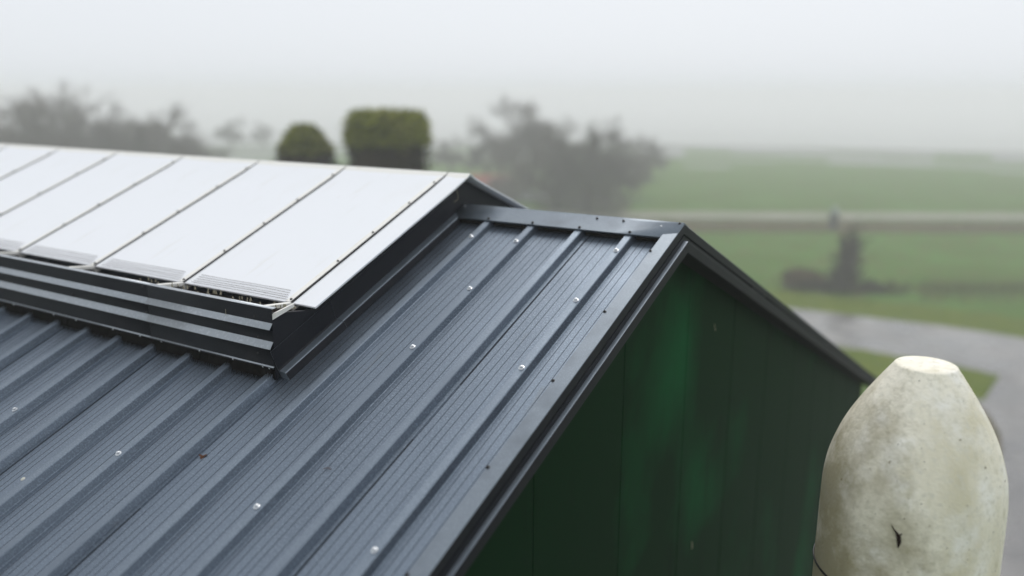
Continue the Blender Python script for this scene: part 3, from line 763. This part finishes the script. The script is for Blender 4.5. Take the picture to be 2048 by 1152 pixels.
def thicket(name, label, loc, parts, n, matl, seed, cat='bush', stem=True, soft=False):
    rnd = random.Random(seed); root = empty(name, loc); tag(root, label, cat); root.scale = (KB,)*3; m = MB()
    tot = sum(p[6] for p in parts)
    for (cx, cyy, cz, rx, ry, rz, wgt) in parts:
        for _ in range(int(n*wgt/tot)):
            d = Vector((rnd.gauss(0,1), rnd.gauss(0,1), rnd.gauss(0,1))).normalized()*(rnd.random()**.45 if not soft else abs(rnd.gauss(0, .55)))
            p = Vector((cx+d.x*rx, cyy+d.y*ry, max(.02, cz+d.z*rz)))
            a = Vector((rnd.uniform(-1,1), rnd.uniform(-1,1), rnd.uniform(-.3,1))).normalized()*rnd.uniform(.10,.22); b = a.orthogonal().normalized()*.035
            m.face([p-a, p+b, p+a, p-b])
    obj('foliage', m.raw('foliage', matl), root)
    if stem:
        s = MB()
        for j in range(5):
            a = j*1.3; s.tube([(.1*math.cos(a),.1*math.sin(a),-.1),(.16*math.cos(a),.16*math.sin(a),.9),(.3*math.cos(a+.5),.25*math.sin(a+.5),1.9)], [.09,.07,.03], 6)
        obj('stem', s.mesh('stem', M_bark, 40), root)
for px, Dd, w, h, lab in ((60, 50, 3.2, 1.5, 'left end of the undergrowth below the left clump of bare trees'), (200, 49, 3.4, 1.6, 'middle of the undergrowth below the left clump of bare trees'), (345, 50, 3.0, 1.4, 'right end of the undergrowth below the left clump of bare trees'),
                         (1120, 53, 2.2, 1.0, 'grey brown undergrowth between the parked car and the ivy-clad trees'), (1195, 50, 2.0, 1.2, 'dark undergrowth at the foot of the front ivy-clad tree'), (1010, 57, 1.8, 1.0, 'undergrowth in front of the red-roofed farmhouse')):
    thicket('shrub', lab, gdir(px, Dd), [(0,0,h*.6,w,w*.6,h,1)], 1500, M_twig, px, stem=False)
b0 = gdir(1690, 30.2)
e1 = rgt
thicket('bramble_bush', 'dark upright bush with a spreading base on the verge behind the driveway', b0,
        [(0,0,1.1,.42,.42,1.25,1.2), (.1,.1,1.5,.5,.4,.9,.5), (-.1,-.05,.45,.8,.5,.5,1.0), (-.9,-.5,.18,1.1,.5,.30,.7), (.8,.5,.12,1.3,.6,.24,.6)], 3000, M_hedge, 51, soft=True)
thicket('bramble_clump', 'low reddish brown bramble clump left of the dark bush', gdir(1604, 30.6), [(0,0,.30,.75,.5,.40,1)], 1300, M_reed, 52, stem=False)
def blades(name, label, n, spot, h, matl, seed, cat):
    rnd = random.Random(seed); m = MB()
    for _ in range(n):
        x, y = spot(rnd); hh = h*rnd.uniform(.5, 1.4); a = rnd.uniform(0, 6.283); w = .014 + hh*.035
        l = rnd.uniform(-.35,.35)*hh; l2 = rnd.uniform(-.35,.35)*hh
        z = .0
        m.face([(x-w*math.cos(a), y-w*math.sin(a), z), (x+w*math.cos(a), y+w*math.sin(a), z), (x+l, y+l2, z+hh)])
    o = obj(name, m.raw(name, matl)); tag(o, label, cat, kind='stuff')
def sp_ditch(r):
    t = r.uniform(-40, 26); p = pc + fr*t + fn*(-4.1 + r.gauss(0, .75)); return B(p.x, p.y)
blades('reeds', 'brown dead reeds along the ditch beside the far lane', 9000, sp_ditch, .38, M_reed, 61, 'reeds')
def sp_right(r): 
    p = gdir(r.uniform(1840, 2250), r.gauss(30.2, 1.1)); return p.x, p.y
blades('dry_grass', 'rusty brown dry grass right of the dark bush', 5200, sp_right, .20, M_reed, 62, 'grass')
def sp_line(r):
    p = gdir(r.uniform(1560, 2200), r.gauss(30.4, .5)); return p.x, p.y
blades('rough_grass', 'rough brown grass along the field edge behind the bush', 5000, sp_line, .16, M_reed, 63, 'grass')
def sp_verge(r): return B(r.uniform(-12, 5), r.uniform(23.3, 26.2))
blades('verge_grass', 'bright green tufted grass on the driveway verge', 9000, sp_verge, .10, M_verge, 64, 'grass')

# ------------------------------------------------------------------ haze
m = MB(); m.box((CAM.x-2410, CAM.y-2410, -24), (CAM.x+2410, CAM.y+2410, CAM.z + 3.4))
M_haze = bpy.data.materials.new('haze_air'); M_haze.use_nodes = True
t = M_haze.node_tree; t.nodes.clear(); mo_ = t.nodes.new('ShaderNodeOutputMaterial'); pv = t.nodes.new('ShaderNodeVolumePrincipled')
pv.inputs['Color'].default_value = (1, 1, 1, 1); pv.inputs['Density'].default_value = .0026; pv.inputs['Anisotropy'].default_value = .1
t.links.new(pv.outputs[0], mo_.inputs['Volume'])
hz = obj('haze', m.mesh('haze', M_haze)); tag(hz, 'pale winter fog lying over the fields', 'fog', kind='stuff')
